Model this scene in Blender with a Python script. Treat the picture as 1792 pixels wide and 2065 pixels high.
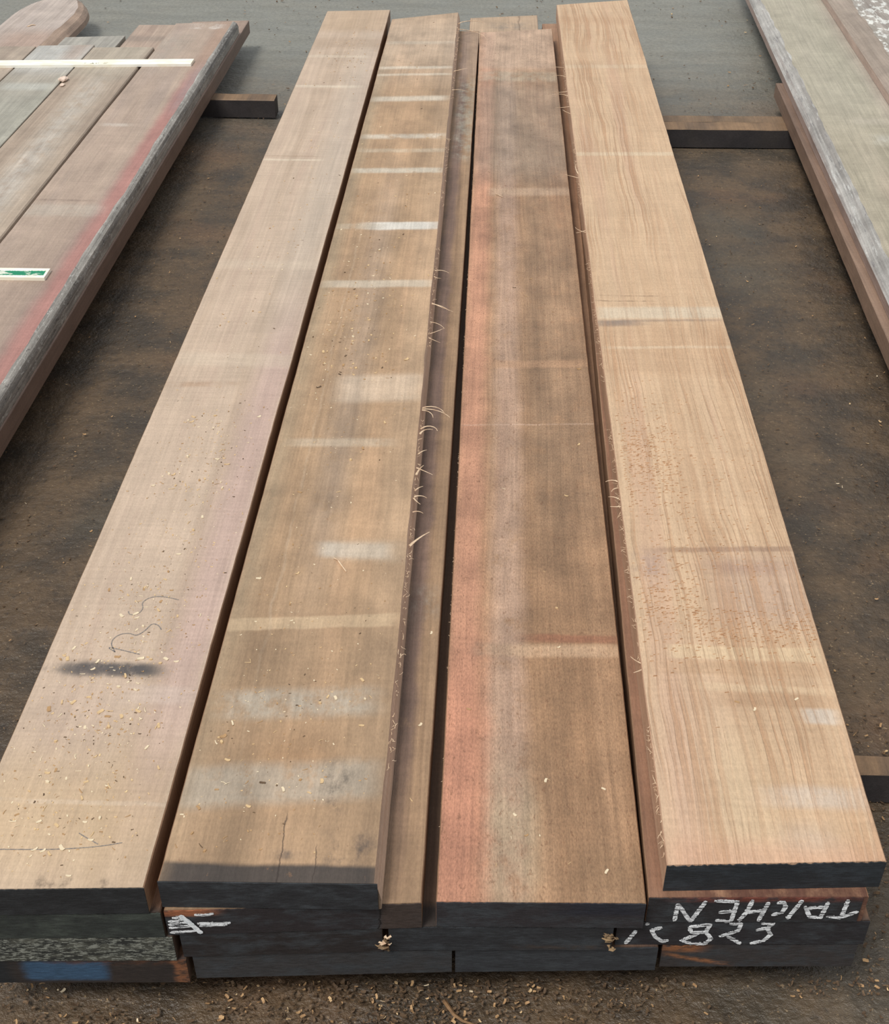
import bpy, bmesh, math, random
from mathutils import Vector, noise as mnoise

for o in list(bpy.data.objects):
    bpy.data.objects.remove(o)
S = bpy.context.scene
COL = S.collection

# ---------------------------------------------------------------- camera, sky, sun, exposure
cam_d = bpy.data.cameras.new('camera')
cam = bpy.data.objects.new('camera', cam_d); COL.objects.link(cam)
cam_d.sensor_fit = 'HORIZONTAL'; cam_d.sensor_width = 36.0
cam_d.lens = 36.0 * 2500.0 / 1792.0
cam_d.clip_start = 0.05; cam_d.clip_end = 100
cam.location = (0, 0, 1.694)
cam.rotation_euler = (math.radians(90 - 36.331), 0, math.radians(2.288))
S.camera = cam

world = bpy.data.worlds.new('overcast_sky'); S.world = world
world.use_nodes = True
wn = world.node_tree.nodes; wl_ = world.node_tree.links
bg = wn['Background']
bg.inputs['Color'].default_value = (0.93, 0.97, 1.0, 1)
bg.inputs['Strength'].default_value = 0.58

sun_d = bpy.data.lights.new('veiled_sun', 'SUN')
sun_d.energy = 2.45; sun_d.angle = math.radians(20); sun_d.color = (1.0, 0.965, 0.91)
sun = bpy.data.objects.new('veiled_sun', sun_d); COL.objects.link(sun)
sun.location = (-1.5, 3.5, 6)
sun.rotation_euler = Vector((0.38, 0.42, -1.0)).to_track_quat('-Z', 'Y').to_euler()

S.view_settings.view_transform = 'Standard'
S.view_settings.look = 'None'
S.view_settings.gamma = 1.0
S.view_settings.use_curve_mapping = False
S.view_settings.exposure = 0.0

# ---------------------------------------------------------------- node helpers
def lin(c):
    return tuple((x / 255 / 12.92) if x / 255 <= 0.04045 else ((x / 255 + 0.055) / 1.055) ** 2.4 for x in c)

def rgba(c):
    r = lin(c); return (r[0], r[1], r[2], 1.0)

def make_box_group():
    g = bpy.data.node_groups.new('mark_box', 'ShaderNodeTree')
    for n in ('X', 'Xa', 'Xb', 'Sx', 'Y', 'Ya', 'Yb', 'Sy', 'Break', 'Lo', 'Strength'):
        g.interface.new_socket(n, in_out='INPUT', socket_type='NodeSocketFloat')
    g.interface.new_socket('Mask', in_out='OUTPUT', socket_type='NodeSocketFloat')
    gi = g.nodes.new('NodeGroupInput'); go = g.nodes.new('NodeGroupOutput')
    L = g.links
    def m(op, a, b):
        n = g.nodes.new('ShaderNodeMath'); n.operation = op
        for i, v in enumerate((a, b)):
            if isinstance(v, (int, float)): n.inputs[i].default_value = v
            else: L.new(v, n.inputs[i])
        return n.outputs[0]
    def ss(v, e, s):
        n = g.nodes.new('ShaderNodeMapRange'); n.interpolation_type = 'SMOOTHSTEP'
        L.new(v, n.inputs['Value']); L.new(m('SUBTRACT', e, s), n.inputs['From Min']); L.new(m('ADD', e, s), n.inputs['From Max'])
        return n.outputs[0]
    I = gi.outputs
    bx = m('MULTIPLY', ss(I['X'], I['Xa'], I['Sx']), m('SUBTRACT', 1.0, ss(I['X'], I['Xb'], I['Sx'])))
    by = m('MULTIPLY', ss(I['Y'], I['Ya'], I['Sy']), m('SUBTRACT', 1.0, ss(I['Y'], I['Yb'], I['Sy'])))
    n = g.nodes.new('ShaderNodeMapRange'); n.interpolation_type = 'SMOOTHSTEP'
    L.new(I['Break'], n.inputs['Value']); L.new(I['Lo'], n.inputs['From Min']); L.new(m('ADD', I['Lo'], 0.28), n.inputs['From Max'])
    out = m('MULTIPLY', m('MULTIPLY', bx, by), m('MULTIPLY', n.outputs[0], I['Strength']))
    L.new(out, go.inputs['Mask'])
    return g
BOX = make_box_group()

class Mat:
    def __init__(s, name, seed=0.0):
        s.m = bpy.data.materials.new(name); s.m.use_nodes = True
        s.t = s.m.node_tree; s.N = s.t.nodes; s.L = s.t.links
        s.b = s.N['Principled BSDF']
        tc = s.N.new('ShaderNodeTexCoord'); s.P0 = tc.outputs['Object']
        sep = s.N.new('ShaderNodeSeparateXYZ'); s.L.new(s.P0, sep.inputs[0])
        s.x, s.y, s.z = sep.outputs
        s.seed = seed
    def put(s, sock, v):
        if isinstance(v, (int, float)): sock.default_value = v
        elif isinstance(v, (tuple, list)): sock.default_value = v
        else: s.L.new(v, sock)
    def math(s, op, a, b=0.0, c=0.0):
        n = s.N.new('ShaderNodeMath'); n.operation = op
        for i, v in enumerate((a, b, c)): s.put(n.inputs[i], v)
        return n.outputs[0]
    def comb(s, x, y, z):
        n = s.N.new('ShaderNodeCombineXYZ')
        for i, v in enumerate((x, y, z)): s.put(n.inputs[i], v)
        return n.outputs[0]
    def scaled(s, k, vec=None, off=0.0):
        n = s.N.new('ShaderNodeVectorMath'); n.operation = 'MULTIPLY_ADD'
        s.L.new(vec or s.P0, n.inputs[0]); n.inputs[1].default_value = k
        o = s.seed * 7.31 + off
        n.inputs[2].default_value = (o, o * 1.7 + 3.1, o * .6 - 5.2)
        return n.outputs[0]
    def noise(s, k, detail=3.0, rough=0.55, vec=None, off=0.0):
        n = s.N.new('ShaderNodeTexNoise'); n.inputs['Scale'].default_value = 1.0
        n.inputs['Detail'].default_value = detail; n.inputs['Roughness'].default_value = rough
        s.L.new(s.scaled(k, vec, off), n.inputs['Vector'])
        return n.outputs[0]
    def mr(s, v, a, b, c=0.0, d=1.0, smooth=True):
        n = s.N.new('ShaderNodeMapRange'); n.interpolation_type = 'SMOOTHSTEP' if smooth else 'LINEAR'
        s.put(n.inputs['Value'], v)
        for k, q in zip(('From Min', 'From Max', 'To Min', 'To Max'), (a, b, c, d)): n.inputs[k].default_value = q
        return n.outputs[0]
    def mix(s, f, a, b, blend='MIX'):
        n = s.N.new('ShaderNodeMix'); n.data_type = 'RGBA'; n.blend_type = blend
        s.put(n.inputs[0], f); s.put(n.inputs[6], a); s.put(n.inputs[7], b)
        return n.outputs[2]
    def scale_col(s, c, f):
        n = s.N.new('ShaderNodeVectorMath'); n.operation = 'SCALE'
        s.L.new(c, n.inputs[0]); s.put(n.inputs['Scale'], f)
        return n.outputs[0]
    def box(s, X, Y, mk, brk):
        n = s.N.new('ShaderNodeGroup'); n.node_tree = BOX
        (xa, xb, sx, ya, yb, sy, strength, lo) = mk
        s.put(n.inputs['X'], X); s.put(n.inputs['Y'], Y); s.put(n.inputs['Break'], brk)
        for k, v in (('Xa', xa), ('Xb', xb), ('Sx', sx), ('Ya', ya), ('Yb', yb), ('Sy', sy), ('Strength', strength), ('Lo', lo)):
            n.inputs[k].default_value = v
        return n.outputs[0]
    def bump(s, h, strength, dist=0.002):
        n = s.N.new('ShaderNodeBump'); n.inputs['Strength'].default_value = strength; n.inputs['Distance'].default_value = dist
        s.L.new(h, n.inputs['Height']); s.L.new(n.outputs[0], s.b.inputs['Normal'])
    def done(s, col, rough=0.7, spec=0.35):
        s.put(s.b.inputs['Base Color'], col); s.put(s.b.inputs['Roughness'], rough)
        s.b.inputs['Specular IOR Level'].default_value = spec
        return s.m

# a mark: (Xa, Xb, soft, Ya, Yb, soft, colour, strength, breakup -1..1, slope) in world metres on the face
def soft(c, k=0.20):
    g = .3 * c[0] + .55 * c[1] + .15 * c[2]
    return tuple(lerp(x, g, k) for x in c)

def lerp(a, b, t): return a + (b - a) * t

def wood(name, cols, origin, seed=0, marks=(), streak=14, grain=0.16, mott=0.16, saw=0.06, fine=0.12,
         ridge=None, rough=0.60, spec=0.5, bump=0.4, speck=None, skew=0.0):
    M = Mat(name, seed)
    ox, oy = origin
    cols = [soft(c) for c in cols]
    if skew: M.x = M.math('SUBTRACT', M.x, M.math('MULTIPLY', M.y, skew)); M.P0 = M.comb(M.x, M.y, M.z)
    bend = M.noise((2.2, 0.7, 2.2), 2)
    xb = M.math('ADD', M.x, M.math('MULTIPLY', M.math('SUBTRACT', bend, 0.5), 0.05))
    V = M.comb(xb, M.y, M.z)
    coarse = M.noise((streak, 0.45, streak), 4, 0.6, V)
    gr = M.noise((170, 3.2, 170), 4, 0.6, V, 2)
    mo = M.noise((11, 7, 11), 5, 0.62, None, 4)
    fi = M.noise((420, 150, 420), 2, 0.6, None, 6)
    sw = M.noise((7, 120, 7), 4, 0.65, None, 8)
    brk = M.noise((24, 16, 24), 6, 0.72, None, 10)
    wob = M.noise((9, 9, 9), 5, 0.6, None, 12)
    c = M.mix(M.mr(coarse, 0.36, 0.52), rgba(cols[0]), rgba(cols[1]))
    c = M.mix(M.mr(coarse, 0.52, 0.68), c, rgba(cols[2]))
    wx = M.math('ADD', M.x, M.math('MULTIPLY', M.math('SUBTRACT', wob, 0.5), 0.03))
    wy0 = M.math('ADD', M.y, M.math('MULTIPLY', M.math('SUBTRACT', wob, 0.5), 0.016))
    for mk in marks:
        xa, xbb, sx, ya, yb, sy, colr, st, lo = mk[:9]
        slope = mk[9] if len(mk) > 9 else 0.0
        ycoord = wy0 if not slope else M.math('SUBTRACT', wy0, M.math('MULTIPLY', M.x, slope))
        f = M.box(wx, ycoord, (xa - ox, xbb - ox, sx * (1.6 if sx > .004 else 1), ya - oy, yb - oy, sy * 1.25, st * .82, lo + (.08 if lo > -.5 else 0)), brk)
        c = M.mix(f, c, rgba(soft(colr)))
    if speck:      # dirt specks and torn grain: (amount threshold, colour, strength, scale)
        for th, colr, st, sc in speck:
            sp = M.noise(sc, 3, 0.7, None, 14 + th * 9)
            c = M.mix(M.mr(sp, th, th + 0.07, 0, st), c, rgba(colr))
    b = M.mr(gr, 0.28, 0.72, 1 - grain, 1 + grain, False)
    b = M.math('MULTIPLY', b, M.mr(mo, 0.28, 0.72, 1 - mott, 1 + mott, False))
    b = M.math('MULTIPLY', b, M.mr(fi, 0.25, 0.75, 1 - fine, 1 + fine, False))
    b = M.math('MULTIPLY', b, M.mr(sw, 0.28, 0.72, 1 - saw, 1 + saw, False))
    h = M.math('ADD', M.math('MULTIPLY', gr, 0.6), M.math('ADD', M.math('MULTIPLY', fi, 0.5), M.math('MULTIPLY', sw, 0.35)))
    if ridge:      # wavy raised grain
        amt, colr, freq, dx = ridge
        w1 = M.noise((4.5, 1.6, 4.5), 3, 0.5, None, 20)
        xr = M.math('ADD', M.x, M.math('MULTIPLY', M.math('SUBTRACT', w1, 0.5), dx))
        rn = M.noise((freq, 1.3, 1.0), 3, 0.6, M.comb(xr, M.y, M.z), 22)
        area = M.math('ADD', 0.25, M.mr(M.noise((6, 1.4, 6), 2, 0.5, None, 24), 0.40, 0.62, 0, .75))
        rmask = M.math('MULTIPLY', M.mr(rn, 0.47, 0.62, 0, 1), area)
        c = M.mix(M.math('MULTIPLY', rmask, amt), c, rgba(colr))
        h = M.math('SUBTRACT', h, M.math('MULTIPLY', rmask, 1.0))
    M.bump(h, bump, 0.0022)
    return M.done(M.scale_col(c, b), rough, spec)

def end_coat(name, base, origin, seed=0, marks=(), vary=0.35, rough=0.62, spec=0.35, flake=None, tint=(62, 66, 70)):
    """paint on sawn board ends; marks in world X, Z"""
    M = Mat(name, seed); ox, oz = origin
    n1 = M.noise((20, 20, 45), 5, 0.65); n2 = M.noise((60, 60, 400), 4, 0.65, None, 3); n3 = M.noise((500, 500, 700), 2, 0.6, None, 5)
    brk = M.noise((45, 45, 120), 4, 0.65, None, 7)
    c = M.mix(M.mr(n1, 0.42, 0.68, 0, 0.8), rgba(base), rgba(tint))
    for mk in marks:
        xa, xb, sx, za, zb, sz, colr, st, lo = mk[:9]
        z = M.z if len(mk) < 10 else M.math('SUBTRACT', M.z, M.math('MULTIPLY', M.x, mk[9]))
        f = M.box(M.math('ADD', M.x, M.math('MULTIPLY', M.math('SUBTRACT', n1, .5), .02)), M.math('ADD', z, M.math('MULTIPLY', M.math('SUBTRACT', n1, .5), .012)),
                  (xa - ox, xb - ox, sx, za - oz, zb - oz, sz, st, lo), brk)
        c = M.mix(f, c, rgba(colr))
    if flake:
        colr, th, st = flake
        fl = M.noise((90, 90, 330), 4, 0.7, None, 11)
        c = M.mix(M.mr(fl, th, th + 0.06, 0, st), c, rgba(colr))
    b = M.math('MULTIPLY', M.mr(n2, .28, .72, 1 - vary, 1 + vary, False), M.mr(n3, .25, .75, 0.85, 1.15, False))
    M.bump(M.math('ADD', n2, M.math('MULTIPLY', n3, .4)), 0.4, 0.0015)
    return M.done(M.scale_col(c, b), rough, spec)

def plain(name, c1, c2, seed=0, k=(60, 60, 60), rough=0.7, spec=0.3, lo=0.4, hi=0.6, bump=0.2):
    M = Mat(name, seed)
    n = M.noise(k, 4, 0.6)
    M.bump(n, bump, 0.002)
    return M.done(M.mix(M.mr(n, lo, hi), rgba(c1), rgba(c2)), rough, spec)

# ---------------------------------------------------------------- mesh helpers
def link(name, me, parent=None, loc=None):
    o = bpy.data.objects.new(name, me); COL.objects.link(o)
    if loc is not None: o.location = loc
    if parent is not None: o.parent = parent
    return o

def tag(o, label=None, cat=None, group=None, kind=None):
    if label: o['label'] = label
    if cat: o['category'] = cat
    if group: o['group'] = group
    if kind: o['kind'] = kind
    return o

def nz(*a): return mnoise.noise(Vector(a))

CH = 0.0016
class Plank: pass

def plank(name, label, xl, xr, yn, yf, ztop, t, mats, group=None, wane_l=None, wane_r=None, seed=0, cat='plank', rag=0.0012, round_far=None, bow=None):
    """xl/xr: (near, far) world X of the two edges; yn/yf: (left, right) world Y of the two sawn ends.
    mats: [faces, left side, right side]; wane: [(inset, drop), ...] from the top face outwards."""
    ox, oy, oz = xl[0], min(yn), ztop - t
    L = max(yf) - oy
    ns = max(24, int(L / 0.03)); nc = 10
    pl = wane_l or [(CH, 0.0), (0.0, -CH)]
    pr_ = wane_r or [(CH, 0.0), (0.0, -CH)]
    verts, faces, mi = [], [], []
    ring = None
    for i in range(ns + 1):
        s = i / ns
        a, b = lerp(xl[0], xl[1], s), lerp(xr[0], xr[1], s)
        yy = oy + L * s
        na = rag * (nz(yy * 3, seed, 1) + .6 * nz(yy * 21, seed, 2)); nb = rag * (nz(yy * 3, seed, 7) + .6 * nz(yy * 21, seed, 9))
        if bow: a += bow * math.sin(s * math.pi); b += bow * math.sin(s * math.pi)
        if round_far and s > 1 - round_far:
            q = (s - 1 + round_far) / round_far
            e = (1 - math.sqrt(max(0, 1 - q * q))) * (b - a) * 0.44
            a += e; b -= e
        pts = []
        wl_n = 1 + (0.30 * nz(yy * 1.7, seed, 3) + .25 * nz(yy * 9, seed, 4) if wane_l else 0)
        wr_n = 1 + (0.22 * nz(yy * 1.7, seed, 5) + .22 * nz(yy * 9, seed, 6) if wane_r else 0)
        left = [(a + na + d * wl_n, z) for d, z in pl]          # top -> down
        right = [(b + nb - d * wr_n, z) for d, z in pr_]
        x0, x1 = left[0][0], right[0][0]
        top = [(lerp(x0, x1, k / nc), 0.0) for k in range(nc + 1)]
        pts = top + right[1:] + [(b + nb, -t + CH), (b + nb - CH, -t)] + [(a + na + CH, -t), (a + na, -t + CH)] + left[1:][::-1]
        n = len(pts); ring = n
        for (x, z) in pts:
            u = (x - a) / max(b - a, 1e-4)
            u = min(1.0, max(0.0, u))
            y0 = lerp(yn[0], yn[1], u); y1 = lerp(yf[0], yf[1], u)
            verts.append((x - ox, lerp(y0, y1, s) - oy, z + t))
    nr = len(pr_) - 1; nl = len(pl) - 1
    for i in range(ns):
        for k in range(ring):
            k2 = (k + 1) % ring
            faces.append((i * ring + k, i * ring + k2, (i + 1) * ring + k2, (i + 1) * ring + k))
            if k < nc: mi.append(0)
            elif k == nc + nr: mi.append(4)
            elif k < nc + nr + 1: mi.append(2)
            elif k < nc + nr + 4: mi.append(0)
            elif k == nc + nr + 4: mi.append(3)
            else: mi.append(1)
    faces.append(tuple(range(ring - 1, -1, -1))); mi.append(0)
    faces.append(tuple(ns * ring + k for k in range(ring))); mi.append(0)
    me = bpy.data.meshes.new(name); me.from_pydata(verts, [], faces)
    bm = bmesh.new(); bm.from_mesh(me); bmesh.ops.recalc_face_normals(bm, faces=bm.faces)
    bm.to_mesh(me); bm.free()
    mm = list(mats) + [mats[0]] * (3 - len(mats))
    if len(mm) == 3: mm += [mm[1], mm[2]]
    for m in mm: me.materials.append(m)
    for p, k in zip(me.polygons, mi): p.material_index = k
    o = link(name, me, None, (ox, oy, oz))
    tag(o, label, cat, group)
    o_ = Plank(); o_.o = o; o_.org = (ox, oy, oz); o_.xl, o_.xr, o_.yn, o_.yf, o_.z, o_.t = xl, xr, yn, yf, ztop, t
    return o_

def rel(p, v): return (v[0] - p.org[0], v[1] - p.org[1], v[2] - p.org[2])

def end_paint(p, mat, label=None, rag_top=0.002, x0=None, x1=None, over=0.0, seed=0, thick=0.0016, notch=0.0):
    """thin coat over the near sawn end, ragged along the arrises"""
    xa = p.xl[0] if x0 is None else x0; xb = p.xr[0] if x1 is None else x1
    n = 70; rows = 5; V, F = [], []
    for lay in (0, 1):
        for i in range(n + 1):
            u = i / n; x = lerp(xa, xb, u)
            uu = (x - p.xl[0]) / (p.xr[0] - p.xl[0])
            yy = lerp(p.yn[0], p.yn[1], uu) + (0.0004 if lay else -thick)
            zt = p.z - 0.0006 - rag_top * (0.5 + 0.5 * math.sin(i * 2.1 + nz(i * .3, seed, 2) * 5)) * (0.4 + abs(nz(i * .21, seed, 1)) * 1.4) - notch * max(0, nz(i * .09, seed, 5))
            zb = p.z - p.t + 0.0006 + 0.0015 * abs(nz(i * .4, seed, 4))
            for r in range(rows + 1):
                V.append(rel(p, (x, yy, lerp(zb, zt, r / rows))))
    def I(l, i, r): return l * (n + 1) * (rows + 1) + i * (rows + 1) + r
    for i in range(n):
        for r in range(rows):
            F.append((I(0, i, r), I(0, i + 1, r), I(0, i + 1, r + 1), I(0, i, r + 1)))
        F.append((I(0, i, rows), I(0, i + 1, rows), I(1, i + 1, rows), I(1, i, rows)))
        F.append((I(0, i + 1, 0), I(0, i, 0), I(1, i, 0), I(1, i + 1, 0)))
    for r in range(rows):
        F.append((I(1, 0, r), I(0, 0, r), I(0, 0, r + 1), I(1, 0, r + 1)))
        F.append((I(0, n, r), I(1, n, r), I(1, n, r + 1), I(0, n, r + 1)))
    me = bpy.data.meshes.new('end_paint'); me.from_pydata(V, [], F); me.materials.append(mat)
    o = link('end_paint', me, p.o)
    if label: o['label'] = label
    return o

def ribbon_mesh(V, F, pts, width, normal, thick, taper=True, jit=0.0, seed=0):
    """flat ribbon with thickness along a polyline lying in a plane"""
    P = []
    for a, b in zip(pts[:-1], pts[1:]):
        a, b = Vector(a), Vector(b); n = max(2, int((b - a).length / 0.003))
        for k in range(n): P.append(a.lerp(b, k / n))
    P.append(Vector(pts[-1]))
    nrm = Vector(normal); base = len(V); N = len(P)
    for i, q in enumerate(P):
        d = (P[min(i + 1, N - 1)] - P[max(i - 1, 0)]).normalized()
        side = d.cross(nrm).normalized()
        w = width * .5 * (1 + jit * nz(i * .7, seed, 3))
        if taper and (i == 0 or i == N - 1): w *= .55
        for sgn in (-1, 1):
            e = q + side * (w * (1 + jit * nz(i * .9, seed, 5 + sgn))) * sgn
            V.append(tuple(e)); V.append(tuple(e + nrm * thick))
    for i in range(N - 1):
        a = base + i * 4; b = a + 4
        F += [(a + 1, a + 3, b + 3, b + 1), (a, a + 1, b + 1, b), (a + 3, a + 2, b + 2, b + 3)]
    F += [(base, base + 2, base + 3, base + 1), (base + (N - 1) * 4 + 1, base + (N - 1) * 4 + 3, base + (N - 1) * 4 + 2, base + (N - 1) * 4)]

def chaikin(pts, n=2):
    for _ in range(n):
        q = [pts[0]]
        for a, b in zip(pts[:-1], pts[1:]):
            q += [tuple(lerp(u, v, .25) for u, v in zip(a, b)), tuple(lerp(u, v, .75) for u, v in zip(a, b))]
        pts = q + [pts[-1]]
    return pts

def strokes(p, name, lists, width, mat, normal, thick=0.0005, jit=0.35, label=None, seed=0):
    V, F = [], []
    for k, pts in enumerate(lists):
        ribbon_mesh(V, F, [rel(p, q) for q in pts], width, normal, thick, True, jit, seed + k)
    me = bpy.data.meshes.new(name); me.from_pydata(V, [], F); me.materials.append(mat)
    o = link(name, me, p.o)
    if label: o['label'] = label
    return o

def tube(V, F, P, r0, r1):
    base = len(V); N = len(P)
    for i, q in enumerate(P):
        q = Vector(q); d = (Vector(P[min(i + 1, N - 1)]) - Vector(P[max(i - 1, 0)])).normalized()
        s = d.cross(Vector((0.13, 0.21, 1))).normalized(); u = s.cross(d)
        r = lerp(r0, r1, i / (N - 1))
        for k in range(4):
            an = k * math.pi / 2
            V.append(tuple(q + s * math.cos(an) * r + u * math.sin(an) * r * .55))
    for i in range(N - 1):
        for k in range(4):
            a = base + i * 4; k2 = (k + 1) % 4
            F.append((a + k, a + k2, a + 4 + k2, a + 4 + k))
    F.append(tuple(base + k for k in (3, 2, 1, 0))); F.append(tuple(base + (N - 1) * 4 + k for k in range(4)))

# ---------------------------------------------------------------- ground
def ground_mat():
    M = Mat('packed_earth', 3)
    big = M.noise((0.9, 0.7, 1), 4, 0.55); mid = M.noise((5, 5, 5), 5, 0.62, None, 2); fi = M.noise((60, 60, 60), 4, 0.65, None, 4)
    fl = M.noise((150, 150, 150), 2, 0.5, None, 6); rut = M.noise((3.0, 14, 3), 4, 0.6, None, 8)
    c = M.mix(M.mr(mid, .36, .62), rgba((68, 58, 47)), rgba((96, 78, 58)))
    c = M.mix(M.mr(big, .50, .66, 0, .75), c, rgba((88, 82, 70)))
    c = M.mix(M.mr(M.noise((2.3, 2.3, 2), 3, .5, None, 12), .56, .70, 0, .45), c, rgba((112, 84, 60)))
    c = M.mix(M.mr(fl, .66, .72, 0, .6), c, rgba((160, 136, 104)))
    c = M.mix(M.mr(M.noise((34, 34, 34), 4, .7, None, 17), .56, .68, 0, .55), c, rgba((54, 46, 40)))
    c = M.mix(M.math('MULTIPLY', M.mr(M.y, 4.3, 6.2), 0.8), c, rgba((140, 140, 132)))  # far yard greyed in base colour, painting in the sky's grazing sheen
    b = M.math('MULTIPLY', M.mr(fi, .28, .72, .8, 1.2, False), M.mr(rut, .3, .7, .88, 1.12, False))
    h = M.math('ADD', M.math('MULTIPLY', mid, 2.2), M.math('ADD', M.math('MULTIPLY', fi, .5), M.math('MULTIPLY', rut, 1.2)))
    h = M.math('ADD', h, M.math('MULTIPLY', M.noise((28, 28, 28), 5, .7, None, 15), 1.6))
    M.bump(h, 0.6, 0.012)
    return M.done(M.scale_col(c, b), M.mr(mid, .3, .7, .42, .58), 0.6)

def make_ground():
    nx, ny = 90, 110; x0, x1, y0, y1 = -7, 7, -2.5, 14
    V, F = [], []
    for j in range(ny + 1):
        for i in range(nx + 1):
            x = lerp(x0, x1, i / nx); y = lerp(y0, y1, j / ny)
            V.append((x, y, -0.006 + 0.006 * nz(x * 2.1, y * 2.1, .3)))
    for j in range(ny):
        for i in range(nx):
            a = j * (nx + 1) + i; F.append((a, a + 1, a + nx + 2, a + nx + 1))
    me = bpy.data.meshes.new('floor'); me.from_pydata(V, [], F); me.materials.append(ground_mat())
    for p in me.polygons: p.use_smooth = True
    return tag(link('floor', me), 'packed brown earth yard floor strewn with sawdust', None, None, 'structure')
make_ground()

# ---------------------------------------------------------------- materials shared by several boards
T = 0.056
Z1, Z2, Z3, Z4 = 0.294, 0.238, 0.182, 0.126
side_wood = wood('sawn_side_wood', ((128, 90, 62), (150, 108, 76), (168, 124, 90)), (0, 0), 5, streak=30, saw=.1)
PAINT_RUN = [(-1, 2, .01, -1, .022, .008, (48, 43, 42), 1.1, -1)]
low_side = wood('low_side_wood', ((128, 90, 62), (150, 108, 76), (168, 124, 90)), (0, 0), 7, [(-1, 2, .01, -1, .05, .03, (74, 56, 46), 1.0, .1)], streak=30)
hid_wood = wood('inner_board_wood', ((140, 96, 66), (158, 112, 78), (172, 122, 84)), (0, 0), 6)
fibre = plain('torn_fibre', (226, 200, 170), (200, 168, 138), 2, (90, 90, 90), .8)
pencil = plain('pencil_lead', (112, 108, 110), (150, 140, 130), 4, (300, 300, 300), .6)

def chalk_mat():
    M = Mat('white_chalk', 9)
    n = M.noise((35, 35, 520), 3, .6); n2 = M.noise((420, 420, 420), 2, .6, None, 3)
    f = M.math('MULTIPLY', M.mr(n, .40, .52), M.mr(n2, .30, .46))
    return M.done(M.mix(f, rgba((62, 60, 62)), rgba((246, 248, 250))), .85, .2)
chalk = chalk_mat()

# ---------------------------------------------------------------- bearers under the stacks
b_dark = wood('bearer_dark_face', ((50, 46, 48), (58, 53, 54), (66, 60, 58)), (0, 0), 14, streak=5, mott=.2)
b_mat = wood('bearer_wood', ((112, 86, 62), (140, 106, 72), (158, 118, 78)), (0, 0), 12, streak=5, mott=.3, marks=())
b_mat2 = wood('bearer_wood_old', ((96, 76, 58), (124, 96, 68), (140, 108, 76)), (0, 0), 13, streak=5, mott=.3)
def xbearer(label, x0, x1, y0, y1, mat, seed, skew=0.0, h=0.07, wane=None):
    """a bearer running across, built with its own edges"""
    V, F = [], []; n = 60; c = .003
    prof = [(0, 0.0), (0, h - c), (c, h), (y1 - y0 - c, h), (y1 - y0, h - c), (y1 - y0, 0.0)]
    for i in range(n + 1):
        s = i / n; x = lerp(x0, x1, s)
        for (yy, zz) in prof:
            w = .0016 * nz(x * 9, seed, yy * 30)
            V.append((x - x0, yy + w + skew * s, zz + (w if zz > .01 else 0)))
    k = len(prof)
    for i in range(n):
        for j in range(k):
            j2 = (j + 1) % k
            F.append((i * k + j, (i + 1) * k + j, (i + 1) * k + j2, i * k + j2))
    F.append(tuple(range(k))); F.append(tuple(n * k + j for j in range(k - 1, -1, -1)))
    me = bpy.data.meshes.new('timber_bearer'); me.from_pydata(V, [], F)
    bm = bmesh.new(); bm.from_mesh(me); bmesh.ops.recalc_face_normals(bm, faces=bm.faces); bm.to_mesh(me); bm.free()
    me.materials.append(b_dark); me.materials.append(mat)
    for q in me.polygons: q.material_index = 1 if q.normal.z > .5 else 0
    o = link('timber_bearer', me, None, (x0, y0, -0.002))
    return tag(o, label, 'timber')
H_B = 0.0715
xbearer('dark timber bearer crossing the far gap, front piece of the pair under the middle stack', -.62, 1.66, 4.690, 4.772, b_mat, 1, .03, H_B)
xbearer('thin timber bearer lying right behind the dark bearer in the far right gap', -.55, 1.62, 4.778, 4.845, b_mat2, 2, .03, H_B)
xbearer('brown timber bearer poking out at the near right beside the chalked stack', -.66, 1.62, 1.470, 1.514, b_mat, 3, .012, H_B)
xbearer('dark timber bearer end sticking out from under the far end of the left stack', -2.35, -.886, 4.985, 5.062, b_mat, 4, -.004, H_B)

# ---------------------------------------------------------------- middle stack, bottom layer upwards
DK = (44, 43, 46)
G_MID = 'planks of the middle stack'
def coat(name, p, base=DK, marks=(), seed=0, **k):
    return end_coat(name, base, (p.org[0], p.org[2]), seed, marks, **k)

L4 = []
w4 = wood('bottom_layer_wood', ((140, 92, 62), (160, 108, 72), (176, 122, 84)), (0, 0), 21, PAINT_RUN)
p = plank('hardwood_plank', 'bottom plank of the left column with a blue-painted patch on its dark end', (-.715, -.72), (-.412, -.420), (1.023, 1.036), (5.2, 5.2), Z4, T, [w4, w4, low_side], G_MID, seed=1); PB = p
end_paint(p, coat('blue_patched_end', p, (50, 44, 42), [(-.72, -.665, .012, .06, .13, .01, (34, 38, 42), .9, -1), (-.648, -.528, .010, .078, .122, .006, (58, 84, 110), 1.0, -.1), (-.60, -.40, .05, .115, .13, .005, (96, 62, 44), .6, .35), (-.432, -.405, .006, .06, .13, .01, (150, 98, 66), .7, .35)], 1, tint=(58, 50, 46)), 'end coated dark with a blue paint patch', seed=1, notch=.006)
p = plank('hardwood_plank', 'bottom plank under the white-scrawled plank, left of the middle column', (-.404, -.40), (-.032, -.03), (1.043, 1.068), (5.2, 5.25), Z4, T, [w4, w4, low_side], G_MID, seed=2)
end_paint(p, coat('black_end_a', p, (58, 57, 58), seed=2), seed=2)
p = plank('hardwood_plank', 'bottom plank at the centre, below the red-edged plank', (-.027, -.025), (.266, .268), (1.068, 1.083), (5.3, 5.3), Z4, T, [w4, w4, low_side], G_MID, seed=3)
end_paint(p, coat('black_end_b', p, (52, 54, 58), seed=3), seed=3)
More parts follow.
